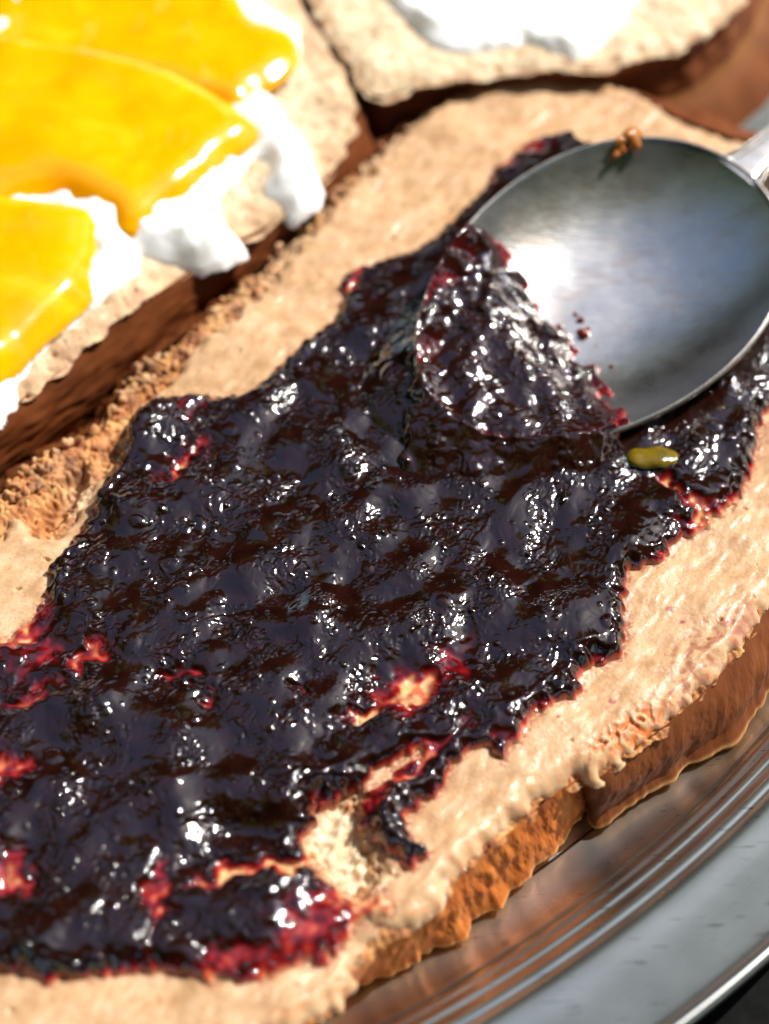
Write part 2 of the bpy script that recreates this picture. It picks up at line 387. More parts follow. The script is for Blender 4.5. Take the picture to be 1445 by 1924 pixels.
ztoast = ztoast * (1 - inH) + (ZT - .0010 + fib) * inH
ztoast -= .004 * sstep(-.0004, .003, dH2 + g.n(.002, 20) * .0002)
slice_a = thing('bread_slice', 'long toasted bread slice carrying the dark jam, in the middle of the plate', 'bread slice', (.01, .01, .0012))
frame_m = 0.012
def in_view(X, Y, z=ZT, m_=.012):
    """keep what the picture can see and a margin of the rest"""
    V = np.stack([X, Y, np.full(X.shape, z)], -1) - CAM
    q = V @ AX_D; px = CX + FPX * (V @ AX_R) / q; py = CY - FPX * (V @ AX_U) / q; k = m_ * 12000
    return (px > -k) & (px < 1445 + k) & (py > -k) & (py < 1924 + k)
view = in_view(g.X, g.Y, m_=.007)

# peanut butter
PBo = [(-260, 1190), (-80, 1050), (0, 1000), (30, 965), (70, 1005), (110, 1000), (150, 950), (182, 900), (215, 855), (240, 800), (288, 738), (322, 704), (348, 664), (382, 632), (420, 612),
       (462, 568), (505, 532), (532, 488), (566, 452), (602, 412), (645, 360), (680, 335), (730, 280), (800, 213), (880, 163), (980, 141), (1060, 136), (1120, 150), (1190, 176), (1262, 216),
       (1325, 240), (1400, 270), (1480, 292), (1550, 350), (1610, 460), (1625, 600), (1605, 800), (1555, 945), (1490, 1070), (1440, 1134), (1392, 1204), (1342, 1262), (1285, 1322), (1195, 1392), (1122, 1456),
       (1086, 1448), (1040, 1474), (1000, 1500), (960, 1540), (905, 1592), (850, 1648), (828, 1692), (780, 1728), (712, 1750), (672, 1790), (656, 1850), (600, 1902), (520, 1945), (400, 1985), (200, 2020), (0, 2040), (-260, 1980)]
dP = g.sdf(P(smooth(PBo, 5), ZT + .001)) + g.n(.005, 21) * .0003 + g.n(.004, 22) * .00010 + g.n(.0008, 23) * .0
dP = np.minimum(dP, -dH + .0001)
ul = sstep(.0, .006, dA)            # patchy where the toasted rim shows through
patch = g.n(.0045, 24) * .6 + g.n(.0018, 25) * .5
AN = math.radians(40)
warmP = np.clip(blob(1195, 1352, 5.5, 2.0, 38, pw=1.3) * 1.3 + blob(1130, 1385, 2.5, 1.2, 38) * .8, 0, 1.2) * sstep(-.5, .6, g.n(.0022, 26) + .2)
strk = g.n(.007, 27, 2.5, AN); strk2 = g.n(.0028, 28, 2.2, AN + .3)
xx = g.warp(g.n(.0018, 29), strk * .0008, strk2 * .0008)
pbT = .0015 + .00012 * strk + .00004 * strk2 + .00004 * np.maximum(g.n(.0020, 77, 4.5, AN + .15), g.n(.0026, 78, 4., AN - .2)) * sstep(-.3, 1., g.n(.012, 79)) + .00001 * xx + .000008 * g.n(.0008, 30) + .000004 * g.n(.0004, 31)
R = rs(5)
npit = 280; pp = np.stack([R.uniform(-.08, .088, npit), R.uniform(-.088, .125, npit)], 1)
pits = g.bumps(pp, R.uniform(.0002, .00055, npit) * R.uniform(.6, 1.3, npit), R.uniform(.0002, .0006, npit), .8, el=R.uniform(1, 2.2, npit))
pbT = pbT - pits - .0005 * warmP
def edge(d, w_):
    t = np.clip(d / w_, 0, 1); return (t * (2 - t)) ** .8
ztb = ztoast.copy()
zpb = np.where(dP > 0, ZT + g.n(.03, 1) * .0003 + (pbT + .0001) * edge(dP, .0028) - .0008 * (1 - sstep(0, .003, dA)), ZT - .0012 + dP)
zpb = np.maximum(zpb, np.where(dP > .0004, ztoast - .0003 - .0015 * sideT, zpb))

# jam
JO = [(-260, 1400), (-80, 1235), (0, 1195), (50, 1160), (88, 1110), (98, 1058), (135, 1010), (168, 960), (183, 915), (213, 872), (228, 830), (243, 780), (288, 748), (350, 735), (400, 738), (450, 738),
      (500, 712), (545, 665), (590, 625), (622, 606), (640, 560), (638, 522), (665, 500), (720, 485), (770, 468), (820, 440), (850, 410), (890, 370), (920, 332), (935, 300), (955, 300), (985, 262), (1040, 272), (1075, 270),
      (1160, 330), (1300, 380), (1420, 450), (1500, 540), (1530, 640), (1480, 720), (1442, 765), (1430, 830), (1412, 880), (1385, 935), (1352, 960), (1310, 992), (1270, 1012), (1238, 1050), (1190, 1065),
      (1175, 1110), (1182, 1170), (1172, 1222), (1110, 1242), (1092, 1270), (1092, 1302), (1040, 1315), (1002, 1342), (975, 1390), (942, 1422), (922, 1398), (880, 1410), (852, 1432), (832, 1470), (792, 1500),
      (762, 1532), (780, 1568), (806, 1585), (802, 1610), (762, 1616), (718, 1582), (686, 1542), (678, 1502), (700, 1470), (735, 1445), (790, 1408), (720, 1435), (680, 1470), (645, 1482), (605, 1502), (588, 1490), (592, 1530),
      (568, 1562), (578, 1600), (612, 1642), (660, 1682), (700, 1668), (735, 1690), (722, 1722), (680, 1722), (652, 1752), (622, 1790), (590, 1800), (540, 1812), (500, 1830), (440, 1838), (380, 1836), (300, 1815),
      (200, 1822), (100, 1838), (50, 1825), (0, 1818), (-120, 1830), (-260, 1800)]
dJ = g.sdf(P(smooth(JO, 5), ZT + .003)) + g.n(.004, 41) * .0003 + g.n(.0016, 42) * .00004
SA = math.radians(62)
j1 = g.n(.012, 44, 1.3, SA); j2 = g.n(.0055, 45, 1.6, SA + .4)
j3 = g.warp(g.n(.0030, 46), j1 * .001, j2 * .0012)
def crease(a, b, c): return np.maximum(np.maximum(a, b), c)
pl1 = crease(g.warp(g.n(.0065, 60), j1 * .001, j2 * .0012), g.n(.0075, 61, 1.6, SA), g.n(.0055, 62))
pl2 = crease(g.warp(g.n(.0030, 63), j2 * .0008, j1 * .0008), g.n(.0034, 64, 1.5, AN), g.n(.0027, 65))
zone = sstep(-.3, .6, g.n(.013, 48) + .3 * g.n(.016, 80) + .4 * g.n(.004, 66))      # wrinkled zones against smooth pools
def terrace(f, k, sh=.75):
    q = f * k; fl = np.floor(q); return (fl + sstep(sh, 1., q - fl)) / k
tf = g.warp(g.n(.0046, 67), j3 * .0010, j2 * .0014) + .25 * g.warp(g.n(.0019, 68), j3 * .0006, j2 * .0008)
terr = terrace(tf, 2.2)
w1 = g.warp(g.n(.0014, 47, 1.5, AN), j2 * .0009, j3 * .0009); fine = g.warp(g.n(.0007, 50, 1.5, AN + .5), w1 * .0004, j3 * .0004)
jamT = .0027 + .00035 * g.n(.026, 76) + .00011 * j1 + .00004 * pl1 + (.2 + zone) * (.00003 * j2 + .00002 * pl2 + .000024 * terr) + zone * (.000040 * w1 + .000010 * fine + .00003 * j3)
nb = 12000; bc = np.stack([R.uniform(-.08, .088, nb), R.uniform(-.088, .125, nb)], 1)
dens = g.n(.011, 51)
def at(f, p): return sample(f, (p[:, 1] - g.y[0]) / g.st, (p[:, 0] - g.x[0]) / g.st)
keep = at(dens, bc) + R.standard_normal(nb) * .5 > .25; bc = bc[keep]; nb = len(bc)
br = np.exp(R.normal(math.log(.00031), .42, nb)).clip(.00018, .0012)
seeds = g.bumps(bc, br, br * R.uniform(.35, .75, nb), 1., el=R.uniform(1, 1.6, nb))
jamT = jamT + seeds * (.6 + .4 * zone)
ns = 260; sc2 = np.stack([R.uniform(-.08, .088, ns), R.uniform(-.088, .125, ns)], 1)
jamT = jamT + g.bumps(sc2, R.uniform(.0009, .0017, ns), R.uniform(.00012, .0004, ns), 1., el=R.uniform(1, 1.7, ns))
thin = np.zeros(g.shape)
for a in [(345, 870, 5.0, 1.4, 58, .95), (170, 1235, 3.5, 1.5, 55, .8), (50, 1310, 4, 1.6, 30, .75), (10, 1450, 3, 2, 30, .8), (20, 1640, 2.5, 3, 30, .85), (765, 1300, 4.2, 3.0, 30, 1.05), (690, 1335, 3.0, 1.0, 40, 1.25),
          (430, 1640, 4.5, 1.2, 15, 1.15), (535, 1622, 4.0, 1.3, 10, 1.1), (580, 1740, 6, 4, 40, .70), (450, 1800, 7, 2, 8, .7), (640, 1700, 5, 3, 60, .75), (1320, 965, 4, 2.2, 40, .9), (1262, 915, 3., .9, -50, 1.1), (1000, 285, 5, 4, 30, .85), (945, 320, 3, 3, 30, .8),
          (295, 1690, 1.2, 5, -5, .7), (850, 1250, 2.5, 4, -20, .6), (985, 1380, 5, 2, 50, .6), (700, 1700, 5, 3, 20, .9), (25, 1190, 6, 3, 40, .9), (645, 540, 1.6, 6, -20, .8), (390, 1305, 1.3, 1.0, 0, .7), (770, 1440, 9, 1.1, 42, .8),
          (560, 1300, 1, 1, 0, .5), (70, 1240, 5, 2.5, 40, .6), (360, 770, 3, 2, 40, .5), (330, 1265, 2, 1, 20, .6)]:
    thin = np.maximum(thin, a[5] * blob(a[0], a[1], a[2] * 1.25, a[3] * 1.45, a[4]))
thin = g.warp(thin, .0008 * g.n(.007, 71) + .00025 * g.n(.003, 72), .0008 * g.n(.007, 73) + .00025 * g.n(.003, 74)); thin0 = thin; thin = np.clip(thin * (.96 + .08 * g.n(.0028, 52)), 0, 1.15)
jamD = jamT - jamT.mean(); jamD = jamD * sstep(-.0002, .0035, dJ); jamT = .0027 * (1 - .55 * np.clip(thin0, 0, 1)) + jamD * (1 - .5 * np.clip(thin0, 0, 1)) - .0004 * np.clip(thin0 - .95, 0, 1)
# hollow in the lower middle, jam bead along the upper left edge
jamT += .0012 * blob(270, 800, 3.5, 3.5, 0) + .0010 * blob(205, 935, 3, 6, 30) + .0008 * blob(500, 760, 12, 3, 40)
jamT -= .0016 * blob(500, 1560, 7, 3.5, 5) + .0012 * blob(420, 1540, 3, 3, 0)
# spoon pressed in
su, sv, sz, srp = spoon_local(g.X, g.Y); srho = spoon_rho(su, sv)
side = sstep(-.01, .02, g.X - g.Y + .25 * g.n(.01, 75) * .02)
et = edge(dJ, .0026 + .0008 * side)
tj = jamT * et
zbase = np.where(dP > 0, zpb, np.maximum(zpb, ztoast))
zbase_s = np.where(dP > .001, ZT + .0013, zbase)
zbase = np.where((dJ > .0002) & (dH < .0012), np.maximum(zbase, ZT + .0006), zbase)
wI = sstep(.0008, .0035, dJ)
zbl = zbase * (1 - wI) + wI * np.minimum(zbase * .06 + .94 * (ZT + .0013 + .00012 * j1), ZT + .003)
zjam = np.where(dJ > 0, zbl + tj, zbase - .0004 + dJ)
zmnd = srp + .0007 - np.clip(srho - 1, 0, 2) * .010 + (jamT - .0030) - .008 * (1 - blob(815, 790, 20, 19, 0, pw=1.5)) - 1. * (srho < .985)
zjam = np.where(dJ > .003, np.maximum(zjam, zmnd), zjam)
zjam = np.where((srho < np.where(blob(815, 800, 17, 15, 0, pw=1.5) > .4, .985, 1.03)) & (dJ > 0), np.minimum(zjam, sz - .0012), zjam)
tt = np.clip(.0024 * (1 - np.clip(thin * 1.04, 0, 1)) ** 1.5 + .10 * jamD * (1 - np.clip(thin, 0, 1)), 0, 1) * sstep(-.0002, .0011 + .0006 * side, dJ)
PBC = np.array([.60, .34, .15]); KK = np.array([3300., 8000., 8500.])
def jam_col(t, base=PBC, body=(.0115, .0026, .0018), jit=None):
    t = np.clip(t, 0, 1)
    if jit is not None: t = t * np.clip(jit, .65, 1.5)
    c = base * np.exp(-t[..., None] * KK) + np.array(body) * (1 - np.exp(-t[..., None] * 1500)) + np.array([.085, .0015, .007]) * np.exp(-((t[..., None] - .00045) / .00042) ** 2)
    return c
jcol = jam_col(tt, jit=1 + .12 * g.n(.004, 54))
jcol *= (1 + .25 * np.clip(g.n(.006, 55), -1, 1))[..., None]
jrough = np.clip(zone + .0 * (g.n(.005, 56) > 1), 0, 1)
jm = (dJ > -.0003) & view
jam = grid_mesh('jam_spread', g, zjam, jm, M_JAM, cols={'col': jcol, 'rough': jrough})
tag(jam, 'glossy near black berry jam spread over the middle bread slice', 'jam')

pbm = (dP > -.0004) & (dJ < .0008) & view
stain = np.clip(blob(1330, 1200, 10, 4, 45) * .7 * sstep(-.2, 1.2, g.n(.0025, 57)) + blob(1290, 1290, 7, 3, 45) * .7 * sstep(-.2, 1., g.n(.002, 58)) + blob(1400, 1160, 4, 2, 60) * .5, 0, .7)
for a in [(1260, 1134, .7), (1152, 1306, .6), (1285, 1158, .45), (1335, 1190, .5), (1050, 1340, .4), (720, 1660, .5), (1215, 1318, .5)]: stain = np.maximum(stain, blob(a[0], a[1], a[2], a[2] * .8, pw=2) * .95)
stain = np.maximum(stain, .85 * (1 - sstep(-.0002, .0009, -dJ - .0002)) * sstep(-.4, .8, g.n(.0012, 59) + .3))
pb_warm = np.clip(warmP + .35 * sstep(.5, 1.4, patch) * (1 - ul), 0, 1)
pb = grid_mesh('peanut_butter', g, zpb, pbm, M_PB, cols={'stain': stain, 'warm': pb_warm})
tag(pb, 'beige peanut butter spread between the dark jam and the crust of the middle slice', 'peanut butter')

tm = (dT > -.0002) & ((dP < .0008) | (dH > -.0006)) & view
brown = np.clip(1.25 - inH * 1.4 - sstep(.004, .012, dA) * .25 + .2 * patch, 0, 1)
brown = brown * (1 - .45 * sstep(-.035, -.015, g.X + .0) * (1 - sideT)); brown = np.where(dH2 > .001, 1., brown)
brown = brown * (1 - .75 * blob(165, 930, 2.6, 7, 28))
grid_mesh('toasted_crumb', g, ztoast, tm, M_TOAST, slice_a, {'brown': brown}); adopt(bpy.data.objects['toasted_crumb'], slice_a)

def W(px, z): return P(px, z)
Rb = [(1545, 420), (1610, 520), (1640, 680), (1630, 880), (1570, 1060), (1500, 1195), (1445, 1275), (1400, 1352), (1330, 1412), (1280, 1437), (1240, 1462), (1180, 1502), (1114, 1546)]
Lb = [(1098, 1528), (1040, 1602), (980, 1662), (900, 1732), (860, 1765), (760, 1818), (660, 1862), (620, 1895), (520, 1990), (400, 2060), (200, 2110), (0, 2130), (-260, 2080)]
zc = ZT - .0006
o = crust('crust', W([(1480, 288)] + R_ + [(1098, 1450), (1078, 1430)], zc), np.r_[W(Rb, .0032), W([(1104, 1520), (1096, 1480)], .004)], M_CRUST, None, bulge=.0012, seed=60, rough=.00012, flange=.0012); adopt(o, slice_a)
o = crust('crust', W([(1110, 1440)] + L_, zc), np.r_[W([(1112, 1500)], .0032), W(Lb, .0030)], M_CRUST_T, None, bulge=.0003, seed=70, rough=.00018, sag=.0004); adopt(o, slice_a); o['label'] = 'torn orange crust'
Ub = W(U_, .0014); o = crust('crust', W([(-260, 2000)] + U_, zc), np.r_[W([(-260, 2000)], .0014), Ub], M_CRUST, None, bulge=.002, seed=80, rough=.0005); adopt(o, slice_a)

# toasted crumbs standing along the upper left rim
def lumps(name, pts, rad, mat, parent, attr, seed):
    r_ = rs(seed); V = []; Q = []; A = []
    import bmesh
    bm = bmesh.new(); bmesh.ops.create_icosphere(bm, subdivisions=2, radius=1); bv = np.array([v.co[:] for v in bm.verts]); bf = np.array([[v.index for v in f.verts] for f in bm.faces]); bm.free()
    for i, (p, r) in enumerate(zip(pts, rad)):
        d = bv * (1 + .28 * np.sin(bv @ r_.uniform(-4, 4, (3, 3)) + r_.uniform(0, 6, 3)).sum(1)[:, None] / 1.5)
        V.append(p + d * r * r_.uniform(.6, 1.2, 3)); Q.append(bf + i * len(bv)); A.append(np.full(len(bv), r_.uniform(.7, 1)))
    o = mesh_np(name, np.concatenate(V), np.concatenate(Q), mat, parent, {attr: np.concatenate(A)}); return o
r_ = rs(9); edgeU = resamp(P(smooth(U_[2:15], 6, False), ZT), 420)
tgU = np.gradient(edgeU[:, :2], axis=0); tgU /= np.linalg.norm(tgU, axis=1)[:, None]; inw = np.stack([tgU[:, 1], -tgU[:, 0]], 1)
k = r_.randint(0, 420, 520); off = np.abs(r_.normal(0, .0028, 520)) - .0003; cl = r_.rand(520) < .5 + .5 * np.sin(k / 17.)
pts = edgeU[k].copy(); pts[:, :2] += inw[k] * off[:, None]; pts[:, 2] += r_.uniform(-.0006, .0004, 520); pts = pts[cl]
o = lumps('toast_crumbs', pts, r_.uniform(.0003, .0010, len(pts)), M_TOAST, None, 'brown', 4); adopt(o, slice_a); o['kind'] = 'stuff'

# ================================================================== jam on the spoon
DO = [(826, 500), (850, 474), (880, 463), (910, 465), (935, 490), (975, 515), (1012, 560), (1050, 592), (1078, 610), (1092, 642), (1118, 665), (1138, 700), (1163, 740), (1175, 795), (1158, 835), (1118, 864), (1070, 895),
      (1010, 928), (940, 958), (870, 972), (800, 968), (740, 935), (712, 875), (722, 812), (740, 760), (752, 700), (764, 640), (782, 590), (802, 545)]
g2 = Grid(-.004, .044, .002, .054, .00016)
DO3 = smooth([(x_, y_, .0212 if 2 < i_ < 13 else .0235 if 1 < i_ < 14 else .0255) for i_, (x_, y_) in enumerate(DO)], 5)
dD = g2.sdf(P(DO3[:, :2], DO3[:, 2])) + g2.n(.006, 101) * .0006 + g2.n(.0014, 102) * .00007 + g2.n(.0006, 103) * .00003
u2, v2, z2, rp2 = spoon_local(g2.X, g2.Y); rho2 = spoon_rho(u2, v2)
k1 = g2.n(.010, 104, 1.5, 1.2); k2 = g2.n(.0045, 105); k3 = g2.warp(g2.n(.0028, 106), k1 * .001, k2 * .001)
zone2 = sstep(-.2, .8, g2.n(.012, 107)); sw2 = np.tanh(2. * g2.warp(g2.n(.0019, 108), k3 * .0009, k2 * .001)); f2 = g2.warp(g2.n(.0008, 109), k3 * .0004, k2 * .0003)
p2 = crease(g2.n(.0060, 110), g2.n(.0065, 111, 1.5, 1.2), g2.n(.0050, 112)); p3 = crease(g2.n(.0030, 113), g2.n(.0026, 114), g2.n(.0034, 115))
tr2 = terrace(g2.warp(g2.n(.0042, 116), k3 * .001, k2 * .001) + .25 * k3, 2.2)
det = .00028 * k1 + .00010 * p2 + (.2 + zone2) * (.00004 * k2 + .00002 * p3 + .000024 * tr2) + .00003 * k3 * zone2 + .000009 * f2 * zone2
n2 = 420; b2 = np.stack([R.uniform(-.003, .043, n2), R.uniform(.003, .052, n2)], 1); r2 = np.exp(R.normal(math.log(.00045), .45, n2)).clip(.0002, .0014)
det = det + g2.bumps(b2, r2, r2 * R.uniform(.18, .45, n2), 1., el=R.uniform(1, 1.6, n2))
n3 = 26; b3 = np.stack([R.uniform(0, .04, n3), R.uniform(.005, .05, n3)], 1)
det = det + g2.bumps(b3, R.uniform(.001, .0018, n3), R.uniform(.0002, .0004, n3), 1., el=R.uniform(1, 1.5, n3))
fill = .72 * SP['D'] * (1 - np.minimum(rho2, 1) ** 2.8) * sstep(0, .013, dD) + .0011 + .0004 * sstep(.001, .005, dD) + det
base2 = np.where(rho2 < 1, z2, rp2 - np.clip(rho2 - 1, 0, 1) * SP['L'] / 2 * .3)
gjz = sample(zjam, (g2.Y - g.y[0]) / g.st, (g2.X - g.x[0]) / g.st)
t2 = fill * edge(dD, .0018)
zd = np.where(dD > 0, base2 + t2, base2 - .0006 + dD)
tin = np.where(rho2 < 1, np.clip(zd - z2, 0, 1), .004)
dcol = jam_col(tin * .8, base=np.array([.42, .12, .06]), body=(.016, .0038, .0026))
rimd = np.exp(-((rho2 - 1.01) / .02) ** 2) * sstep(0, .5, k2 + .6) * (1 - sstep(.0045, .0075, g2.X))
dcol = dcol * (1 - .6 * rimd[..., None]) + np.array([.16, .030, .008]) * .5 * rimd[..., None]
zd = np.where(rho2 > 1.0, (gjz - .0006) + (zd - gjz + .0006) * sstep(0, .0035, dD), zd)
dmask = (dD > -.0003) & ((rho2 < 1.02) | (zd > gjz - .0003))

dol = grid_mesh('jam_dollop', g2, zd, dmask, M_JAM, cols={'col': dcol, 'rough': zone2 * .6})
tag(dol, 'dark red jam scooped up in the tip of the spoon bowl', 'jam')

# ================================================================== spoon
spoon = thing('spoon', 'scratched steel tablespoon resting its tip in the jam, handle out of the frame', 'spoon', SP['c'])
def sw(u, v, w_): return SP['c'] + np.stack([u, v, w_], -1) @ SM.T
th = np.linspace(0, 2 * np.pi, 360, endpoint=False)
def rim_uv(rho, th): a = -np.cos(th) * rho; return a * SP['L'] / 2, np.sin(th) * rho * SP['W'] / 2 * (1 + SP['k'] * a)
rows = []
for q in np.r_[np.linspace(.003, .9, 60), np.linspace(.915, .985, 10)]:
    u, v = rim_uv(q, th); rows.append(sw(u, v, spoon_w(u, v)))
for q, dz in ((.993, .0001), (1.0, .0001), (1.008, -.0001), (1.013, -.0005), (1.012, -.0010), (1.005, -.0014)):
    u, v = rim_uv(q, th); rows.append(sw(u, v, np.full(len(th), dz)))
for q in np.linspace(.98, .003, 50):
    u, v = rim_uv(q, th); rows.append(sw(u * 1.01, v * 1.01, spoon_w(u, v) - .0013))
adopt(loft('bowl', rows, M_SPOON, closed=True), spoon)
# handle: from the back of the bowl outwards
us = np.r_[np.linspace(SP['L'] / 2 - .0012, SP['L'] / 2 + .012, 40), np.linspace(SP['L'] / 2 + .014, SP['L'] / 2 + .125, 60)]
rows = []
for u in us:
    s = u - SP['L'] / 2; hw = .0028 + .0024 * math.exp(-max(s + .0012, 0) / .0035) + .0055 * sstep(.05, .115, s)
    if s > .115: hw *= math.sqrt(max(1 - ((s - .115) / .0102) ** 2, .01))
    zc_ = -.0009 + .002 * sstep(.004, .06, s) - .012 * sstep(.05, .13, s)
    ph = np.linspace(0, 2 * np.pi, 56, endpoint=False); vv = np.cos(ph); top = np.sin(ph) > 0
    pr_ = .0006 * np.abs(np.sin(ph)) ** .4 * np.where(np.sin(ph) > 0, 1, -2)
    av = np.abs(vv); rdg = (.0007 * np.exp(-((av - .86) / .08) ** 2) - .0003 * np.exp(-((av - .68) / .06) ** 2)) * top * sstep(-.002, .003, s)
    rows.append(sw(np.full(56, u), vv * hw, zc_ + pr_ + rdg))
adopt(loft('handle', rows, M_SPOON, closed=True), spoon)

# bits
def bits(name, specs, mat, seed, label, cat, flat=.45):
    pts = []; rad = []
    o = lumps(name, [np.array(s_[:3]) for s_ in specs], [s_[3] for s_ in specs], mat, None, 'brown', seed)
    return tag(o, label, cat)
tq = np.linspace(0, 2 * np.pi, 720); ru, rv = rim_uv(1.0, tq); rp_ = sw(ru, rv, np.zeros(720)); q_ = rp_ - CAM; qd = q_ @ AX_D
pe = np.hypot(CX + FPX * (q_ @ AX_R) / qd - 1182, CY - FPX * (q_ @ AX_U) / qd - 258); a0 = rp_[pe.argmin()]
bits('jam_blob', [(a0[0], a0[1], a0[2] + .0004, .0014), (a0[0] - .0016, a0[1] - .0008, a0[2] - .0002, .0010), (a0[0] + .0008, a0[1] - .0010, a0[2] - .0002, .0012), (a0[0] - .0024, a0[1] - .0030, a0[2] - .0012, .0009), (a0[0] - .0014, a0[1] - .0022, a0[2] - .0008, .0010), (a0[0] + .0014, a0[1] + .0006, a0[2] + .0003, .0009)], M_AMBER, 3, 'small amber jam blob stuck on the far rim of the spoon', 'jam blob')
r_ = rs(33); a1 = []
for px, py, rr in [(1083, 592, .0007), (1090, 604, .0010), (1104, 618, .0006), (1096, 628, .0011), (1112, 606, .0004), (1120, 650, .0004), (1150, 690, .0006), (1158, 705, .0004), (1020, 520, .0005), (940, 478, .0005), (1028, 534, .0003), (1140, 668, .0003)]:
    rr = rr * .8; q = wp(px, py, .024)
    for _ in range(3):
        lu, lv, lz, _r = spoon_local(np.array([q[0]]), np.array([q[1]])); q = wp(px, py, float(lz[0]))
    a1.append((q[0], q[1], float(lz[0]) - .0001, rr))
m = M('jam_smear', Roughness=.2); m.set('Base Color', (.20, .03, .015)); M_SMEAR = m.m
bits('jam_specks', a1, M_SMEAR, 6, 'small red jam specks on the steel of the spoon beside the dollop', 'jam specks')['kind'] = 'stuff'
# piece of yellow peel in the jam under the spoon
pc = wp(1226, 858, .0188); th_ = np.linspace(0, 2 * np.pi, 64, endpoint=False); rows = []
for q in np.linspace(.02, 1, 16):
    x = np.cos(th_) * .0043 * q; y = np.sin(th_) * .0026 * q * (1 + .15 * np.cos(2 * th_)); z = .0010 * np.sqrt(np.maximum(1 - q ** 2.5, 0)) + .0002 * np.sin(7 * x / .0043) * q - .0004
    a = .05; rows.append(np.stack([pc[0] + x * math.cos(a) - y * math.sin(a), pc[1] + x * math.sin(a) + y * math.cos(a), float(pc[2]) + z], 1))
o = loft('fruit_peel', rows, M_PEEL, closed=True); tag(o, 'yellow piece of fruit peel lying in the jam just below the spoon', 'fruit peel')

# ================================================================== SLICE B (mango) and SLICE C (cream), out of focus behind
def soft_slice(pre, label, Z, outline, gb, wall, seed, brown_w, thick=.0013, bulge=.002):
    root = thing('bread_slice', label, 'bread slice', tuple(np.r_[P(outline, Z)[:, :2].mean(0), .0012]))
    d = gb.sdf(P(smooth(outline, 5), Z)); dn = d + gb.n(.009, seed) * .0003
    z = Z + gb.n(.02, seed + 1) * .0004 + gb.n(.004, seed + 2) * .00006 + gb.n(.0015, seed + 3) * .00002 - .0010 * (1 - sstep(0, .004, dn)) - np.clip(gb.n(.003, seed + 4) - 1.1, 0, 2) * .0004
    br_ = np.clip(1.0 - sstep(.0, brown_w, d + gb.n(.006, seed + 5) * .0015), 0, 1) * .55
    o = grid_mesh('crumb', gb, z, (dn > 0) & in_view(gb.X, gb.Y, .02, .012), M_TOAST, None, {'brown': br_}); adopt(o, root)
    o = crust('crust', P([outline[-1]] + outline + [outline[0]], Z - .001), np.c_[P([outline[-1]] + outline + [outline[0]], Z)[:, :2], np.full(len(outline) + 2, wall or .0014)], M_CRUST, None, bulge=bulge, n=700, seed=seed + 6, rough=.0004, lipw=.2, under=.009 if wall else .004); adopt(o, root)
    return root, d, z
def layer(name, gb, poly, zpx, T, mat, seed, base, w_=.003, amp=.0004, wl=.006, jag=.00045, tilt=(0, 0)):
    d = gb.sdf(P(smooth(poly, 5), zpx)) + gb.n(.006, seed) * jag
    d = gb.blur(d, .0009)
    z = base + (T + gb.n(wl * 2.2, seed + 4) * amp * 1.6 + gb.n(wl, seed + 2) * amp + gb.n(wl * .35, seed + 3) * amp * .15) * gb.blur(edge(d, w_), .0009) - .0004 + tilt[0] * (gb.X - gb.x.mean()) + tilt[1] * (gb.Y - gb.y.mean())
    z = z - .0012 * (1 - sstep(-.0007, .0002, d))
    return grid_mesh(name, gb, z, (d > -.0007) & in_view(gb.X, gb.Y, .02, .012), mat), d, z
OB = [(-300, -250), (100, -250), (450, -110), (545, -30), (592, 15), (630, 70), (655, 130), (670, 200), (664, 255), (640, 300), (600, 345), (560, 385), (505, 422), (450, 450), (380, 492), (320, 532), (260, 577), (200, 622), (130, 680), (60, 735), (0, 782), (-120, 870), (-300, 980)]
gb = Grid(-.105, .003, .008, .195, .00028)
ZB = .019
rB, dB, zB = soft_slice('b', 'bread slice with mango and white cream cheese, at the upper left', ZB, OB, gb, None, 200, .009)
CB = [(-300, -220), (100, -220), (420, -80), (480, -20), (530, 10), (562, 45), (552, 100), (505, 150), (538, 205), (575, 250), (602, 345), (545, 385), (520, 352), (490, 345), (508, 290), (488, 272), (450, 300), (412, 350), (418, 395),
      (458, 440), (380, 474), (310, 462), (250, 447), (258, 480), (215, 527), (160, 562), (100, 617), (50, 672), (0, 747), (-120, 830), (-300, 900)]
o, dcr, zcr = layer('cream_cheese', gb, CB, ZB + .003, .0038, M_CREAM, 220, gb.blur(zB, .0014) + .0002, w_=.0045, amp=.00016)
tag(o, 'thick white cream cheese under the mango pieces on the upper left slice', 'cream cheese')
mz = ZB + .0028
for i, (poly, zz, tl, lab) in enumerate([
    ([(-260, -200), (100, -200), (420, -60), (470, 0), (520, 18), (550, 38), (550, 85), (520, 115), (482, 140), (450, 172), (350, 150), (200, 110), (-260, 60)], .0026, (.05, -.01), 'orange mango slice topmost at the frame edge, on the upper left bread'),
    ([(-260, 20), (100, 50), (300, 92), (400, 140), (450, 175), (486, 212), (452, 245), (415, 272), (350, 332), (290, 375), (232, 406), (195, 375), (130, 345), (60, 335), (-260, 420)], .0034, (.02, -.03), 'wide orange mango slice in the middle, between the other two mango pieces'),
    ([(-260, 320), (0, 335), (60, 342), (130, 350), (188, 372), (180, 430), (170, 480), (160, 522), (112, 566), (62, 612), (0, 674), (-120, 770), (-260, 830)], .0040, (-.02, .02), 'lowest orange mango slice with two bright glints, at the left frame edge')]):
    o, _, _ = layer('mango_slice', gb, poly, ZB + .007, zz, M_MANGO, 240 + 10 * i, mz, w_=.006, amp=.00010, wl=.018, jag=.00015, tilt=(tl[0] * .3, tl[1] * .3))
    tag(o, lab, 'mango slice', 'mango slices on the cream cheese')
OC = [(560, -80), (590, 20), (625, 80), (655, 120), (680, 165), (720, 180), (780, 165), (850, 150), (940, 138), (1040, 130), (1130, 130), (1200, 112), (1290, 84), (1350, 45), (1400, 5), (1440, -70), (1460, -200), (1300, -420), (800, -420), (600, -260)]
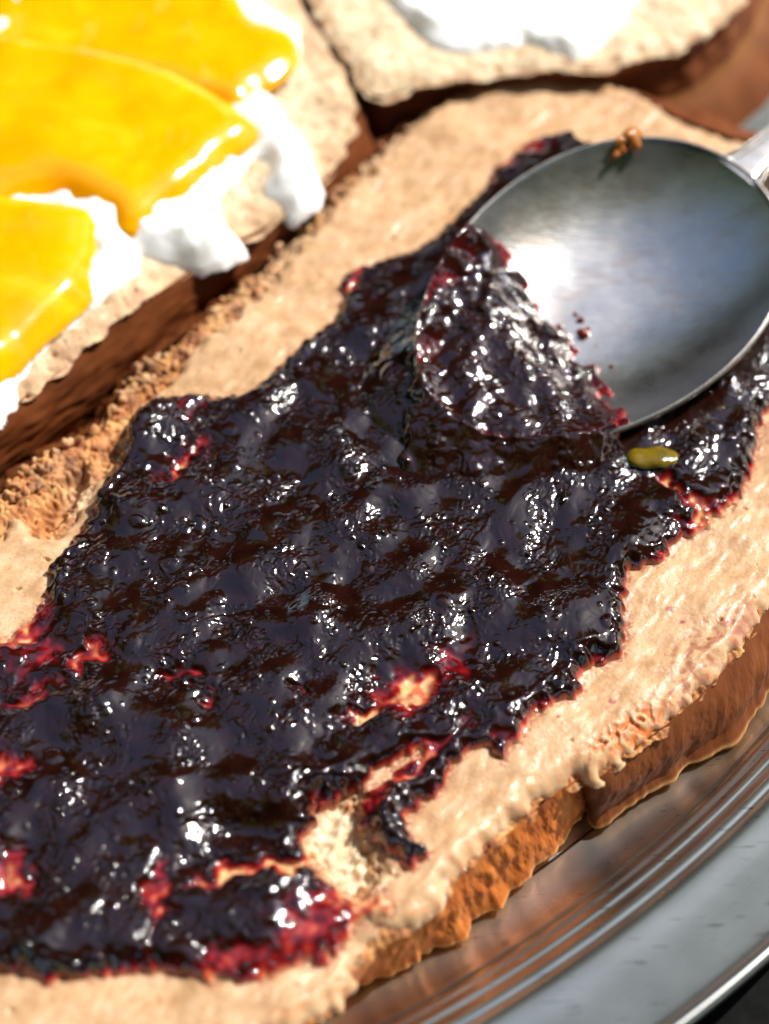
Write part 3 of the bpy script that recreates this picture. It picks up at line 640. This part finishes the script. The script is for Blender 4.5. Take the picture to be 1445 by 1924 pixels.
gc = Grid(-.025, .10, .09, .235, .0004)
ZC = .0205
rC, dC, zC = soft_slice('c', 'bread slice with plain white cream, at the top of the frame', ZC, OC, gc, .009, 300, .004, bulge=.0012)
CC = [(670, -250), (700, -60), (740, 5), (790, 50), (835, 80), (885, 88), (940, 78), (1000, 72), (1050, 95), (1105, 88), (1150, 50), (1190, -10), (1250, -120), (1200, -300), (900, -340)]
o, _, _ = layer('cream_cheese', gc, CC, ZC + .002, .0030, M_CREAM, 320, gc.blur(zC, .0014) + .0002, w_=.003, amp=.00016)
tag(o, 'white cream cheese on the bread slice at the top of the frame, without mango', 'cream cheese')

# ================================================================== unseen trees, added for what steel and jam reflect
def crown_mesh(seed):
    r_ = rs(seed); n = 7000; c = r_.normal(size=(34, 3)); c /= np.linalg.norm(c, axis=1)[:, None]; c *= r_.uniform(.3, 1, 34)[:, None] * np.array([2.4, 2.4, 3.0])
    p = c[r_.randint(0, 34, n)] + r_.normal(size=(n, 3)) * .55
    a = r_.normal(size=(n, 3)); a /= np.linalg.norm(a, axis=1)[:, None]; b = np.cross(a, r_.normal(size=(n, 3))); b /= np.linalg.norm(b, axis=1)[:, None]
    s = r_.uniform(.12, .26, n)[:, None]
    V = np.stack([p - a * s - b * s * .5, p + a * s - b * s * .5, p + a * s + b * s * .5, p - a * s + b * s * .5], 1).reshape(-1, 3)
    return V, np.arange(4 * n).reshape(n, 4)
V, Q = crown_mesh(1); proto = mesh_np('crown', V, Q, M_LEAF, smooth_sh=False)
tr = loft('trunk', [np.stack([r * np.cos(th_), r * np.sin(th_), np.full(64, z)], 1) for r, z in ((.32, 0), (.24, .6), (.2, 2), (.16, 4), (.08, 6))], M_BARK, closed=True)
for i, (az, dist, hz, s) in enumerate([(-10, 8, 5.1, 1.2), (20, 9, 4.5, 1.05), (56, 11.5, 4, 1.), (98, 8, 5, 1.1), (-48, 10, 4.3, 1.1), (-80, 7, 4.6, 1.1), (108, 6, 5, 1.1), (140, 5, 5, 1.1), (178, 3.4, 5, 1.1), (218, 4.5, 5, 1.1), (250, 6, 5, 1.1)]):  # near trees behind the camera are added to darken the spoon's reflection
    a = math.radians(az); x, y = dist * math.sin(a), dist * math.cos(a)
    root = thing('reflection_tree', 'unseen leafy green tree, added for the reflections in steel and jam', 'tree', (x, y, -.75), 'unseen trees added for reflections')
    root.rotation_euler = (0, 0, i * 1.7); root.scale = (s, s, s)
    c_ = proto if i == 0 else proto.copy(); t_ = tr if i == 0 else tr.copy()
    if i: col.objects.link(c_); col.objects.link(t_)
    c_.parent = root; c_.location = (0, 0, hz); t_.parent = root
